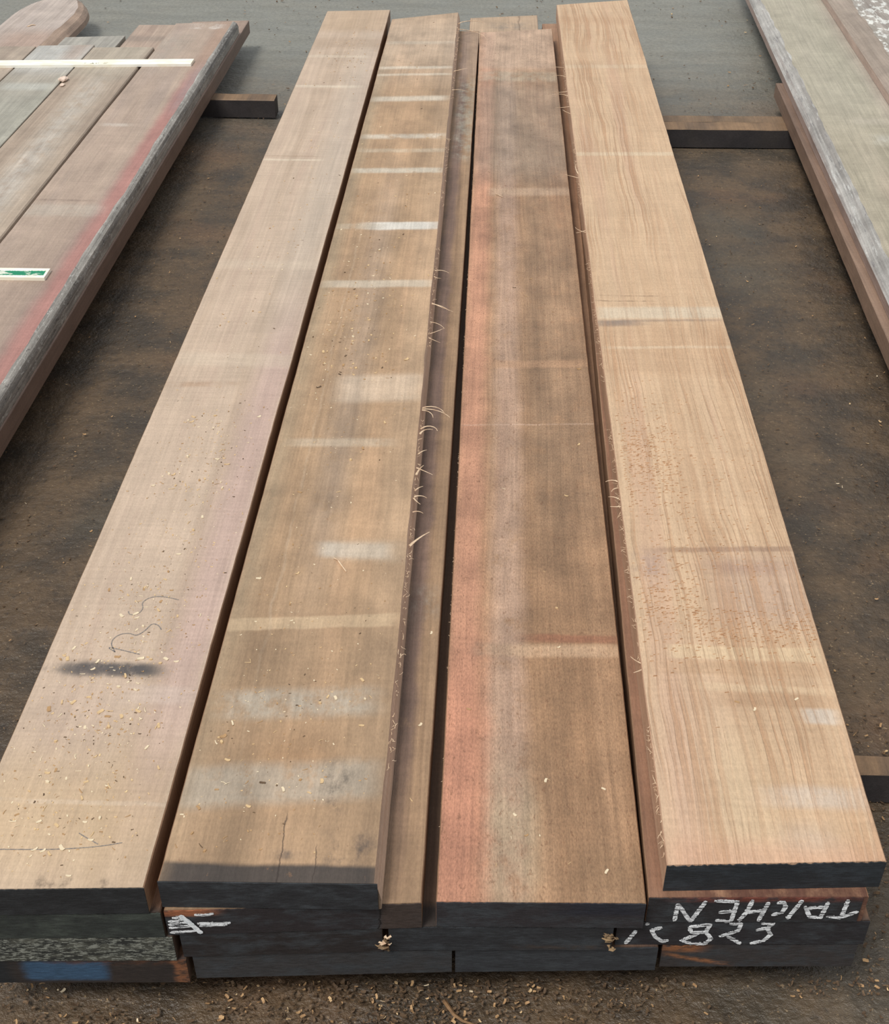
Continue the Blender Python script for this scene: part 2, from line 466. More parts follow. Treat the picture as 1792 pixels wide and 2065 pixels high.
p = plank('hardwood_plank', 'bottom plank at the right corner with an orange scrape on its dark end', (.273, .272), (.556, .56), (1.089, 1.101), (5.9, 5.95), Z4, T, [w4, w4, low_side], G_MID, seed=4)
end_paint(p, coat('black_end_c', p, (58, 54, 54), [(.27, .33, .02, .108, .13, .005, (150, 98, 62), .8, .25), (.28, .37, .02, .098, .106, .003, (150, 100, 66), .8, .3, -.25)], 4), seed=4, notch=.008)

w3 = wood('third_layer_wood', ((150, 104, 74), (168, 122, 88), (188, 142, 106)), (0, 0), 22, PAINT_RUN)
p = plank('hardwood_plank', 'third plank down in the left column, its end flaked with whitish paint', (-.716, -.715), (-.424, -.428), (1.021, 1.034), (5.2, 5.2), Z3, T, [w3, w3, low_side], G_MID, seed=5)
end_paint(p, coat('flaked_end', p, (48, 50, 48), (), 5, flake=((150, 152, 142), .50, .75), tint=(96, 96, 86)), 'end with whitish flaking paint', seed=5)
p = plank('hardwood_plank', 'dark-ended plank right under the white-scrawled plank', (-.415, -.414), (-.131, -.133), (1.040, 1.060), (5.2, 5.2), Z3, T, [w3, w3, low_side], G_MID, seed=6); P3a = p
end_paint(p, coat('black_end_d', p, (44, 40, 40), seed=6), seed=6)
p = plank('hardwood_plank', 'dark-ended plank under the red-edged plank, its far end showing beyond', (-.122, -.115), (.197, .185), (1.062, 1.0755), (5.80, 5.86), Z3, T, [wood('far_peeking_wood', ((104, 76, 58), (116, 86, 64), (110, 80, 60)), (-.122, 1.05), 23, marks=[(-.3, .4, .01, 5.2, 6.2, .05, (188, 156, 124), 1.15, -1), (-.3, .4, .01, .9, 1.09, .008, (48, 43, 42), 1.1, -1), (-.02, .14, .03, 5.6, 5.72, .03, (120, 112, 104), .7, .3), (.10, .106, .003, 5.5, 5.9, .02, (110, 84, 64), .7, -1)]), w3, side_wood], G_MID, seed=7); P3b = p  # covered top painted darker to deepen the gap's shade; far end stays pale
end_paint(p, coat('black_end_e', p, (46, 47, 50), [(.06, .2, .03, .13, .14, .004, (70, 58, 50), .6, .3)], 7), seed=7)
p = plank('hardwood_plank', 'third plank down on the right, chalked upside down with 1C823 on its end', (.203, .205), (.562, .566), (1.085, 1.100), (5.72, 5.75), Z3, T, [w3, w3, low_side], G_MID, seed=8); PNUM = p
end_paint(p, coat('black_end_f', p, (44, 42, 45), seed=8), seed=8)
def front(lists, y0, y1, xa, xb, off=0.0022):
    return [[(x, lerp(y0, y1, (x - xa) / (xb - xa)) - off, z) for x, z in s] for s in lists]
num = [[(0.2309, 0.1615), (0.2177, 0.1300)], [(0.2425, 0.1766), (0.2484, 0.1769)],
       [(0.2675, 0.1686), (0.2526, 0.1627), (0.2597, 0.1462), (0.2715, 0.1349), (0.2799, 0.1386)],
       [(0.3056, 0.1696), (0.3354, 0.1752), (0.3306, 0.1574), (0.3107, 0.1562), (0.3056, 0.1696)],
       [(0.3215, 0.1549), (0.2986, 0.1377), (0.3128, 0.1300), (0.3321, 0.1295), (0.3408, 0.1421), (0.3306, 0.1574)],
       [(0.3619, 0.1770), (0.3789, 0.1770), (0.3768, 0.1608), (0.3513, 0.1467)], [(0.3625, 0.1481), (0.3850, 0.1290)],
       [(0.4071, 0.1775), (0.4246, 0.1775), (0.4174, 0.167), (0.4019, 0.1614)],
       [(0.4176, 0.1663), (0.4246, 0.1509), (0.4162, 0.1366), (0.3979, 0.1300)]]
strokes(p, 'chalk_number', front(num, 1.085, 1.100, .203, .562), .0062, chalk, (0, -1, 0), label='white chalk number written upside down', seed=30)

# second layer
w2l = wood('second_layer_left_wood', ((150, 104, 74), (168, 122, 88), (186, 140, 104)), (0, 0), 24, PAINT_RUN)
p = plank('hardwood_plank', 'second plank of the left column with a dull greenish-black end', (-.716, -.716), (-.433, -.436), (1.019, 1.033), (5.3, 5.3), Z2, T, [w2l, w2l, low_side], G_MID, seed=9)
end_paint(p, coat('green_black_end', p, (50, 54, 52), seed=9, tint=(72, 78, 72)), seed=9)
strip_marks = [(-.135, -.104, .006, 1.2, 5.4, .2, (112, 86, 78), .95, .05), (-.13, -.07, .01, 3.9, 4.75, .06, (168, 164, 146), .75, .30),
               (-.13, -.06, .01, 4.75, 5.4, .08, (176, 146, 122), .7, -1), (-.13, -.08, .01, 1.66, 1.74, .02, (170, 158, 142), .6, .3)]
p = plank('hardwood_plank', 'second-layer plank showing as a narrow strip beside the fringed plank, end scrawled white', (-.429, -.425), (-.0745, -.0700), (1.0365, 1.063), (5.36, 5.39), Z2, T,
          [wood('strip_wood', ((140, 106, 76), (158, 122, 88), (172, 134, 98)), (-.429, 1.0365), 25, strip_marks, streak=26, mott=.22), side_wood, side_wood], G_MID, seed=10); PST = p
end_paint(p, coat('scrawled_end', p, (46, 42, 44), [(-.44, -.36, .02, .226, .245, .004, (158, 98, 66), .85, .18), (-.131, -.07, .003, .17, .25, .003, (72, 60, 54), .75, -1), (-.1335, -.1315, .0007, .17, .25, .003, (20, 18, 18), .9, -1)], 10), 'dark end with white paint scrawl', seed=10, notch=.003)
slash = [[(-.4075, .229), (-.397, .213), (-.3825, .1865)]]
streaks = [[(-.419, .2225), (-.403, .226)], [(-.4255, .2145), (-.412, .217), (-.400, .221)], [(-.4262, .2075), (-.410, .210), (-.397, .212)], [(-.4262, .2005), (-.412, .202), (-.392, .204)],
           [(-.4262, .1900), (-.408, .1905), (-.389, .1925)], [(-.386, .2085), (-.362, .2090), (-.340, .2080)], [(-.384, .2030), (-.365, .2035), (-.345, .2040)], [(-.388, .2285), (-.375, .2270), (-.361, .2300)]]
strokes(p, 'white_slash', front(slash, 1.0365, 1.063, -.429, -.0745, .0028), .0078, plain('thick_white_paint', (244, 246, 248), (214, 220, 224), 3, (200, 200, 200)), (0, -1, 0), jit=.2, label='thick white slash', seed=40)
strokes(p, 'white_scrawl', front(streaks, 1.0365, 1.063, -.429, -.0745), .0048, chalk, (0, -1, 0), label='streaky white brush marks', seed=44)

red_marks = [
    (-.06, -.004, .012, 1.0, 5.6, .1, (202, 136, 104), .9, -.1), (-.06, .02, .008, 1.0, 1.55, .15, (196, 124, 94), .75, -1),
    (.016, .074, .012, 1.05, 4.9, .2, (186, 152, 132), .62, .12), (.014, .085, .012, 1.06, 1.30, .08, (180, 160, 124), .55, .22),
    (.09, .25, .02, 1.9, 4.2, .3, (140, 112, 86), .55, .15), (-.06, .25, .02, 3.75, 4.72, .12, (148, 130, 112), .65, .05),
    (-.06, .25, .02, 4.72, 4.84, .02, (176, 164, 140), .6, .2), (-.06, .25, .02, 4.86, 5.6, .05, (194, 162, 136), .9, -1),
    (-.01, .25, .01, 3.60, 3.66, .012, (190, 156, 126), .7, .05, .06), (.0, .25, .02, 2.55, 2.585, .006, (196, 146, 106), .7, .0, .06),
    (.0, .25, .02, 1.565, 1.595, .006, (204, 164, 126), .8, .16, .02), (-.02, .05, .01, 1.56, 1.60, .008, (110, 84, 70), .6, .2),
    (.08, .25, .02, 1.605, 1.625, .004, (150, 84, 58), .7, .1), (.15, .25, .02, 1.06, 1.16, .02, (150, 112, 76), .6, -1), (-.06, .25, .02, 2.30, 2.305, .002, (214, 176, 150), .5, .2, .05)]
p = plank('hardwood_plank', 'reddish plank with a salmon left edge, sunk between the raised pale planks', (-.054, -.066), (.237, .237), (1.0655, 1.0745), (5.365, 5.435), Z2, T,
          [wood('red_edged_wood', ((156, 114, 78), (174, 130, 92), (170, 120, 82)), (-.054, 1.0655), 26, red_marks, streak=9, mott=.30, fine=.26, grain=.18,
                speck=[(.60, (120, 84, 60), .5, (160, 70, 160))]), side_wood, side_wood], G_MID, seed=11); PRED = p
end_paint(p, coat('black_end_g', p, (50, 47, 50), [(.12, .24, .04, .21, .24, .006, (38, 40, 50), .8, -1)], 11), seed=11)
p = plank('hardwood_plank', 'second-layer plank under the rippled plank, chalked upside down TAICHEN on its end', (.242, .290), (.548, .560), (1.0845, 1.0975), (5.70, 5.73), Z2, T,
          [wood('taichen_wood', ((134, 92, 66), (150, 104, 76), (160, 114, 84)), (.242, 1.08), 27, [(.30, .7, .03, 1.0, 1.112, .006, (92, 52, 42), 1.0, .2)]), side_wood, wood('orange_side', ((186, 124, 84), (196, 136, 94), (176, 116, 78)), (0, 0), 28)], G_MID, seed=12); PTA = p
end_paint(p, coat('black_end_h', p, (44, 42, 44), [(.30, .52, .06, .229, .245, .004, (126, 66, 52), .7, .30)], 12), seed=12, x1=.541)
tai = [[(0.2833, 0.2259), (0.2825, 0.1860)], [(0.2833, 0.2259), (0.3051, 0.1850)], [(0.3051, 0.1850), (0.3219, 0.2318)],
       [(0.3333, 0.2324), (0.3658, 0.2304), (0.3628, 0.1860)], [(0.3425, 0.2058), (0.3641, 0.2096)], [(0.3403, 0.1880), (0.3619, 0.1850)],
       [(0.3868, 0.2340), (0.3819, 0.2068), (0.3734, 0.1860)], [(0.4097, 0.2291), (0.401, 0.1860)], [(0.3809, 0.2056), (0.4056, 0.2108)],
       [(0.4212, 0.2267), (0.4302, 0.2302), (0.4348, 0.2192), (0.4318, 0.2061), (0.4178, 0.1993)], [(0.4561, 0.2335), (0.4412, 0.191)],
       [(0.4619, 0.2199), (0.4725, 0.1954), (0.4878, 0.1932), (0.4929, 0.2291)], [(0.4645, 0.2152), (0.4887, 0.2176)],
       [(0.5198, 0.2340), (0.5174, 0.1964)], [(0.4959, 0.1971), (0.5152, 0.1932), (0.5390, 0.2080)]]
strokes(p, 'chalk_lettering', front(tai, 1.0845, 1.0975, .242, .548), .0062, chalk, (0, -1, 0), label='white chalk word written upside down', seed=60)

# top layer
p1m = [(-.72, -.44, .02, 1.02, 1.26, .10, (202, 166, 118), .7, -1), (-.515, -.44, .02, 1.25, 2.7, .25, (194, 158, 148), .75, .05), (-.54, -.44, .03, 2.7, 5.0, .4, (186, 172, 156), .5, .1),
       (-.668, -.530, .016, 1.434, 1.464, .007, (66, 64, 66), 1.15, .20), (-.69, -.52, .02, 1.438, 1.460, .008, (80, 76, 76), .9, .16), (-.72, -.66, .01, 1.440, 1.452, .004, (96, 88, 82), .6, .3),
       (-.56, -.46, .02, 1.375, 1.415, .006, (206, 182, 166), .6, .1), (-.70, -.56, .03, 1.27, 1.42, .05, (188, 160, 140), .5, .1),
       (-.72, -.54, .02, 3.72, 3.735, .004, (224, 204, 176), .8, .1), (-.72, -.54, .02, 3.755, 3.762, .003, (160, 126, 98), .6, .2), (-.72, -.56, .02, 2.345, 2.365, .006, (176, 134, 100), .7, .25, .06), (-.72, -.44, .02, 2.44, 2.50, .01, (208, 186, 160), .5, .15),
       (-.72, -.48, .02, 4.44, 4.465, .008, (222, 204, 178), .7, .1), (-.72, -.48, .02, 4.80, 4.83, .008, (216, 196, 170), .6, .1), (-.72, -.44, .02, 4.93, 5.06, .03, (166, 136, 108), .55, .1),
       (-.72, -.44, .02, 5.16, 5.50, .04, (188, 154, 118), .7, -1), (-.72, -.44, .02, 2.95, 3.0, .015, (206, 184, 158), .5, .1), (-.45, -.445, .004, 1.0, 5.5, .1, (214, 186, 152), .4, -1),
       (-.60, -.49, .01, 1.02, 1.044, .005, (66, 52, 44), 1.0, .36), (-.72, -.44, .02, 1.17, 1.178, .002, (214, 190, 164), .5, .2)]
p = plank('hardwood_plank', 'pale raised plank at the left with a dark smear and scattered shavings', (-.715, -.714), (-.4475, -.449), (1.017, 1.0315), (5.455, 5.486), Z1, T,
          [wood('pale_plank_wood', ((188, 160, 134), (200, 172, 146), (194, 164, 140)), (-.715, 1.017), 31, p1m, streak=12, grain=.10, mott=.10, saw=.07, fine=.10,
                speck=[(.70, (150, 116, 86), .5, (110, 60, 110))]), wood('pale_side', ((160, 122, 90), (176, 138, 104), (186, 148, 112)), (0, 0), 32), side_wood], G_MID, seed=13); PP1 = p
end_paint(p, coat('black_end_i', p, (40, 41, 43), seed=13, tint=(52, 54, 56)), seed=13, rag_top=.0016)
cur = [[(-.604, 1.490), (-.618, 1.512), (-.611, 1.532), (-.592, 1.538), (-.578, 1.530), (-.566, 1.545), (-.560, 1.563), (-.548, 1.560), (-.540, 1.548)],
       [(-.607, 1.592), (-.603, 1.583), (-.588, 1.586), (-.583, 1.602), (-.590, 1.616), (-.578, 1.632), (-.555, 1.634), (-.527, 1.626)],
       [(-.604, 1.490), (-.622, 1.503), (-.59, 1.494), (-.562, 1.486)]]
strokes(p, 'pencil_scribble', [[(x, y, Z1 + .0001) for x, y in chaikin(s, 3)] for s in cur], .0017, pencil, (0, 0, 1), .0003, .5, 'grey pencil scribble', 70)
ln = [[(-.70, 1.085), (-.64, 1.0865), (-.579, 1.089), (-.525, 1.096), (-.495, 1.104)], [(-.56, 1.118), (-.543, 1.108), (-.528, 1.100)]]
strokes(p, 'pencil_line', [[(x, y, Z1 + .0001) for x, y in chaikin(s)] for s in ln], .0014, pencil, (0, 0, 1), .0003, .5, 'faint blue-grey pencil line', 75)

p2m = [(-.44, -.40, .015, 1.1, 4.9, .3, (152, 136, 108), .6, .1), (-.20, -.13, .02, 1.4, 4.5, .4, (196, 160, 124), .5, .05), (-.33, -.27, .02, 1.7, 3.6, .3, (170, 146, 126), .5, .15), (-.44, -.12, .02, 1.03, 1.62, .20, (152, 120, 88), .55, -.1),
       (-.34, -.22, .03, 1.20, 1.32, .05, (174, 124, 78), .5, .1), (-.44, -.12, .02, 4.6, 5.5, .3, (196, 172, 148), .65, -.1),
       (-.30, -.17, .012, 1.755, 1.800, .008, (196, 186, 170), .8, .05), (-.26, -.14, .02, 1.745, 1.81, .01, (188, 164, 136), .5, .1),
       (-.43, -.15, .012, 1.548, 1.58, .003, (204, 172, 132), .75, .05, .09), (-.40, -.165, .02, 1.345, 1.405, .012, (180, 172, 156), .75, .22, .08), (-.43, -.15, .02, 1.170, 1.245, .012, (172, 160, 142), .8, .15, .10),
       (-.40, -.20, .02, 2.115, 2.145, .006, (200, 178, 150), .7, .1, .04), (-.33, -.145, .02, 2.285, 2.40, .012, (206, 182, 156), .7, .08, .08), (-.42, -.145, .02, 2.845, 2.885, .006, (208, 192, 168), .8, .05, .06),
       (-.34, -.145, .03, 3.205, 3.255, .006, (226, 222, 212), .95, .08, .05), (-.42, -.30, .02, 3.21, 3.245, .006, (196, 178, 152), .7, .2, .05), (-.42, -.15, .02, 3.625, 3.665, .008, (210, 200, 180), .85, .15, .06), (-.42, -.15, .02, 3.80, 3.83, .008, (200, 180, 152), .7, .15, .06),
       (-.42, -.16, .02, 3.92, 3.96, .010, (210, 200, 182), .8, .2, .08), (-.42, -.17, .02, 4.29, 4.34, .012, (216, 204, 184), .8, .1, .10), (-.43, -.16, .02, 4.66, 4.69, .008, (220, 206, 184), .75, .1, .08), (-.43, -.16, .02, 4.58, 4.605, .006, (216, 200, 176), .7, .1, .08), (-.43, -.16, .02, 4.98, 5.02, .01, (206, 188, 164), .6, .15, .06),
       (-.44, -.12, .02, 1.03, 1.073, .004, (62, 55, 52), 1.15, -.2, .015), (-.22, -.14, .015, 1.075, 1.135, .02, (62, 58, 62), 1.0, .36), (-.225, -.185, .01, 1.17, 1.27, .02, (68, 60, 56), 1.0, .36), (-.28, -.25, .01, 1.085, 1.10, .005, (70, 66, 68), .9, .28),
       (-.2715, -.2695, .0008, 1.04, 1.165, .01, (48, 36, 30), .85, -1), (-.2235, -.222, .0006, 1.04, 1.11, .01, (52, 40, 34), .8, -1), (-.362, -.358, .003, 1.4, 3.4, .2, (204, 178, 148), .35, .2)]
p = plank('hardwood_plank', 'raised brown plank crossed by pale sticker stripes, its right edge fringed with torn fibres', (-.4315, -.432), (-.1285, -.152), (1.0425, 1.050), (5.34, 5.46), Z1, T,
          [wood('striped_plank_wood', ((156, 122, 88), (178, 140, 102), (190, 148, 108)), (-.4315, 1.0425), 33, p2m, streak=13, grain=.13, mott=.24, saw=.05, fine=.12,
                speck=[(.68, (128, 96, 70), .5, (90, 50, 90))]), side_wood, wood('fringed_edge_wood', ((186, 150, 124), (198, 164, 138), (178, 142, 116)), (0, 0), 34)], G_MID, wane_r=[(.0085, 0), (.004, -.012), (0.0, -.034)], seed=14); PP2 = p
end_paint(p, coat('black_end_j', p, (44, 45, 48), seed=14, tint=(62, 66, 70)), seed=14, rag_top=.0006, x1=-.133)

p4m = [(.255, .40, .03, 1.05, 1.45, .2, (214, 172, 146), .5, .0), (.33, .42, .03, 1.10, 1.36, .08, (208, 182, 136), .5, .1), (.26, .57, .02, 1.07, 1.14, .02, (214, 160, 126), .7, -.1),
       (.265, .57, .01, 2.705, 2.765, .008, (214, 196, 168), .8, -.05, .05), (.255, .36, .03, 2.668, 2.698, .006, (104, 96, 98), .85, .05, .05), (.36, .57, .04, 2.69, 2.70, .003, (138, 116, 104), .6, .15, .05), (.255, .57, .01, 2.44, 2.68, .02, (192, 148, 108), .45, -1),
       (.27, .57, .01, 2.555, 2.567, .003, (220, 190, 154), .75, .1, .05), (.26, .57, .01, 3.80, 3.83, .005, (222, 196, 160), .8, .05, .04), (.26, .57, .01, 4.70, 4.74, .008, (220, 192, 156), .6, .1, .05), (.26, .57, .02, 5.30, 5.42, .04, (196, 152, 112), .6, .0),
       (.32, .57, .03, 1.79, 1.805, .003, (148, 108, 82), .75, .05, .05), (.40, .58, .03, 1.60, 1.80, .04, (180, 148, 132), .55, .1), (.40, .54, .03, 1.74, 1.77, .01, (150, 104, 92), .4, .2),
       (.31, .556, .008, 1.512, 1.545, .003, (222, 190, 146), .8, -.1, .0), (.29, .56, .03, 1.475, 1.508, .004, (198, 154, 112), .6, .0), (.35, .56, .03, 1.445, 1.462, .003, (222, 188, 146), .7, .05, -.04), (.38, .55, .03, 1.405, 1.438, .006, (176, 132, 94), .6, -.05),
       (.505, .556, .008, 1.372, 1.405, .004, (208, 194, 178), .85, .05, .0), (.43, .562, .03, 1.205, 1.245, .008, (202, 186, 170), .7, .1, .0), (.43, .50, .02, 1.13, 1.17, .02, (196, 176, 158), .5, .15),
       (.265, .33, .02, 1.70, 1.80, .03, (150, 124, 124), .5, .25), (.27, .46, .015, 2.83, 2.835, .0015, (118, 88, 64), .8, .25), (.27, .40, .015, 2.80, 2.805, .0015, (118, 88, 64), .8, .25)]
p4mat = wood('rippled_plank_wood', ((204, 164, 124), (212, 174, 134), (206, 164, 128)), (.262, 1.0965), 35, p4m, streak=14, grain=.10, mott=.08, saw=.06, fine=.12,
             ridge=(.60, (176, 134, 100), 130, .07), bump=.6)
p = plank('hardwood_plank', 'raised pale plank on the right with rippled grain and a black end', (.262, .258), (.5655, .569), (1.0965, 1.1155), (5.594, 5.69), Z1, T,
          [p4mat, wood('rippled_side', ((168, 124, 92), (184, 140, 108), (192, 152, 120)), (0, 0), 36), side_wood], G_MID, seed=15, rag=.0016); PP4 = p
end_paint(p, coat('black_end_k', p, (40, 44, 48), seed=15, tint=(52, 58, 64)), seed=15, rag_top=.004)

# torn grain on the rippled plank: dashes picked out of the surface, real shallow chips lifted from it
def torn_grain(p, zones, n, mat, name):
    rnd = random.Random(5); V, F = [], []
    for k in range(n):
        xa, xb, ya, yb = rnd.choice(zones)
        x = rnd.uniform(xa, xb); y = rnd.gauss((ya + yb) / 2, (yb - ya) / 3.2)
        if not (p.yn[1] + .02 < y < p.yf[0] - .05): continue
        l = rnd.uniform(.0025, .008); w = rnd.uniform(.0006, .0014); hgt = rnd.uniform(.0004, .0011)
        b = len(V)
        for (dx, dy, dz) in ((-l / 2, -w, 0), (l / 2, -w * .6, 0), (l * .4, w, 0), (-l * .4, w, 0), (-l * .2, -w * .2, hgt), (l * .25, 0, hgt * .8)):
            V.append(rel(p, (x + dx, y + dy + dx * .15, p.z + dz)))
        F += [(b, b + 1, b + 5, b + 4), (b + 1, b + 2, b + 5), (b + 2, b + 3, b + 4, b + 5), (b + 3, b, b + 4)]
    me = bpy.data.meshes.new(name); me.from_pydata(V, [], F); me.materials.append(mat)
    return tag(link(name, me, p.o), kind='stuff')
torn_mat = plain('torn_grain_brown', (158, 116, 82), (190, 148, 112), 6, (120, 120, 120))
torn_grain(PP4, [(.275, .40, 1.95, 2.28), (.275, .37, 1.95, 2.28), (.27, .38, 1.55, 1.76), (.36, .56, 1.54, 1.64), (.30, .55, 1.6, 2.2)], 1400, torn_mat, 'torn_grain')

# splinters on the torn edges
def splinter(p, pts, r=.0011, mat=fibre):
    V, F = [], []
    tube(V, F, [rel(p, q) for q in pts], r * 1.8, r * .5)
    me = bpy.data.meshes.new('splinter'); me.from_pydata(V, [], F); me.materials.append(mat)
    return link('splinter', me, p.o)
rs = random.Random(11)
def edge_x(p, side, y):
    s = (y - p.yn[1]) / (p.yf[1] - p.yn[1])
    return lerp(p.xr[0], p.xr[1], s) if side > 0 else lerp(p.xl[0], p.xl[1], s)
def curl(p, side, y, ln_, turn, lift, r=.0011, inset=.004):
    x = edge_x(p, side, y) - side * inset
    pts = []; a = turn[0]
    q = Vector((x, y, p.z - .004)); n = 7
    for k in range(n):
        pts.append(tuple(q))
        a = lerp(turn[0], turn[1], k / (n - 1))
        q = q + Vector((side * math.cos(a), math.sin(a), 0)) * (ln_ / n)
        q.z += lift * (1 - 2.0 * k / n) / n
    splinter(p, pts, r)
for (y, ln_, t0, t1, lf, r) in [(5.30, .16, .9, -1.3, .012, .0016), (5.24, .13, -2.2, -.6, .010, .0016), (5.22, .22, -.4, -1.5, .006, .0013), (5.18, .12, 2.4, 1.2, .008, .0015), (4.66, .07, .3, .9, .010, .0014), (4.44, .06, .1, -.8, .008, .0013),
                               (2.965, .05, -.2, -.9, .012, .0011), (2.93, .03, -1.5, .6, .006, .0011), (2.78, .085, -.9, -.5, .010, .0012), (2.775, .07, -.6, -.9, .012, .0012), (2.68, .06, -.5, -1.2, .008, .0010), (2.62, .05, .4, 1.0, .008, .0010), (2.60, .045, -.9, -.5, .006, .001),
                               (2.285, .07, .2, -1.4, .012, .0013), (2.28, .085, -.2, -1.0, .012, .0012), (2.275, .05, -.4, -1.6, .008, .0011), (2.20, .055, .7, -1.6, .010, .0015), (2.18, .04, 1.2, -.4, .008, .0013), (2.105, .026, .8, .5, .006, .0011),
                               (2.055, .05, -.8, -.5, .010, .0012), (2.03, .04, 1.3, 1.0, .008, .0013), (1.975, .025, .9, .5, .006, .0011), (1.955, .032, .3, -.9, .006, .0012), (1.95, .03, -1.2, -.7, .006, .0011), (1.905, .026, .2, -.9, .006, .0012), (1.80, .062, .9, .8, .010, .0016)]:
    curl(PP2, 1, y, ln_, (t0, t1), lf, r)
for (y, ln_, t0, t1, lf, r) in [(4.72, .06, -.5, .8, .010, .0012), (4.60, .07, .8, -.9, .010, .0012), (4.45, .09, -1.2, .7, .012, .0013), (4.38, .08, .9, -.6, .010, .0013), (4.28, .07, -.9, .3, .010, .0012), (4.20, .06, .6, 1.4, .008, .0011), (3.64, .10, 1.3, 1.7, .012, .0013), (3.62, .06, .2, .9, .010, .0012),
                               (3.24, .05, -1.1, -.2, .010, .0012), (3.22, .055, .2, 1.6, .010, .0011), (2.02, .035, .4, -.8, .010, .0013), (2.0, .03, -.2, -1.4, .008, .0012), (1.955, .035, .9, -.2, .008, .0013), (1.94, .03, -.6, .4, .008, .0012), (1.50, .03, .3, 1.2, .008, .001), (1.49, .026, -.9, -.2, .008, .001)]:
    curl(PP4, -1, y, ln_, (t0, t1), lf, r)
def fuzz(p, side, n, ya, yb, name, big=.016):
    V, F = [], []; rnd = random.Random(n)
    for k in range(n):
        y = ya + (yb - ya) * rnd.random() ** 1.0
        if nz(y * 2.3, 4, side) < -.12: continue
        x = edge_x(p, side, y) - side * rnd.uniform(0.0, .008 if side > 0 else .001)
        q = Vector((x, y, p.z - rnd.uniform(.001, .012))); a = rnd.uniform(-1.4, 1.4); P = []; l = rnd.uniform(.003, big)
        for j in range(4):
            P.append(tuple(rel(p, q))); a += rnd.uniform(-.7, .7)
            q = q + Vector((side * math.cos(a) * .6, math.sin(a), rnd.uniform(-.3, .4))) * (l / 3)
        tube(V, F, P, rnd.uniform(.0004, .0009), .0003)
    me = bpy.data.meshes.new(name); me.from_pydata(V, [], F); me.materials.append(fibre)
    tag(link(name, me, p.o), kind='stuff')
fuzz(PP2, 1, 420, 1.08, 5.3, 'torn_fibre_fringe')
fuzz(PP4, -1, 520, 1.12, 5.0, 'torn_fibre_fringe', .02)
fuzz(PRED, -1, 160, 1.2, 4.6, 'torn_fibre_fringe', .006)
fuzz(PST, 1, 60, 1.2, 4.6, 'torn_fibre_fringe', .005)
# pale splinters wedged in the joints between dark ends
dull = plain('dull_fibre', (150, 124, 92), (120, 98, 74), 3)
def wedged(p, n, x0, y, za, zb, sx, mats_):
    for k in range(n):
        z = rs.uniform(za, zb); x = x0 + rs.gauss(0, sx); l = rs.uniform(.005, .013); a = rs.uniform(0, 6.28)
        d = Vector((math.cos(a), 0, math.sin(a) * .6)) * l * .5; c = Vector((x, y - rs.uniform(.003, .008), z))
        splinter(p, [tuple(c - d), tuple(c + Vector((0, -.003, .001))), tuple(c + d)], rs.uniform(.0012, .0026), rs.choice(mats_))
wedged(P3a, 13, -.126, 1.058, .136, .172, .005, [fibre, dull])
wedged(P3b, 12, .192, 1.074, .136, .172, .006, [dull])

# ---------------------------------------------------------------- left stack
G_L = 'weathered planks of the left stack'
lw_low = wood('left_low_wood', ((150, 122, 106), (166, 138, 120), (158, 134, 118)), (0, 0), 41)
brown_side = wood('left_brown_side', ((112, 88, 76), (124, 98, 84), (132, 106, 90)), (0, 0), 42, streak=4, mott=.12)
grey_side = wood('left_grey_bark', ((120, 114, 108), (156, 150, 142), (188, 182, 172)), (0, 0), 43, streak=40, mott=.3, grain=.3, bump=1.0,
                 speck=[(.56, (190, 188, 182), .7, (120, 40, 120)), (.60, (70, 66, 64), .6, (90, 30, 90))])
plank('weathered_plank', 'lower plank of the left stack with a plain brown side facing the dark gap', (-1.40, -1.40), (-1.137, -1.143), (1.2, 1.2), (5.90, 5.935), Z4, T, [lw_low, lw_low, brown_side], G_L, seed=21)
plank('weathered_plank', 'lower plank of the left stack, its far end peeking out between two top planks', (-1.645, -1.635), (-1.41, -1.41), (1.2, 1.2), (5.84, 5.85), Z4, T, [wood('left_peek_wood', ((168, 140, 122), (180, 154, 134), (170, 142, 124)), (-1.645, 1.2), 44, [(-1.7, -1.3, .02, 5.58, 5.66, .02, (136, 120, 108), .6, .1)])], G_L, seed=22)
plank('weathered_plank', 'lower grey plank end showing behind the far ends of the left stack', (-1.925, -1.915), (-1.66, -1.655), (1.2, 1.2), (5.63, 5.665), Z4, T, [wood('left_grey_end', ((150, 144, 134), (170, 164, 152), (160, 142, 130)), (-1.925, 1.2), 45)], G_L, seed=23)
plank('round_ended_slab', 'pinkish slab with a rounded end beyond the left stack at the top corner', (-2.26, -2.27), (-1.935, -1.935), (1.2, 1.2), (6.33, 6.33), Z4, T,
      [wood('slab_wood', ((178, 160, 148), (190, 172, 160), (180, 162, 152)), (-2.26, 1.2), 46, [(-2.2, -1.9, .05, 5.4, 5.72, .08, (168, 128, 104), .7, .0)], bump=.6), lw_low, wood('slab_bark', ((158, 128, 108), (172, 142, 120), (150, 124, 106)), (0, 0), 47, mott=.3, bump=.9)],
      G_L, wane_r=[(.05, 0), (.022, -.012), (.004, -.032)], seed=24, round_far=.075, cat='slab')
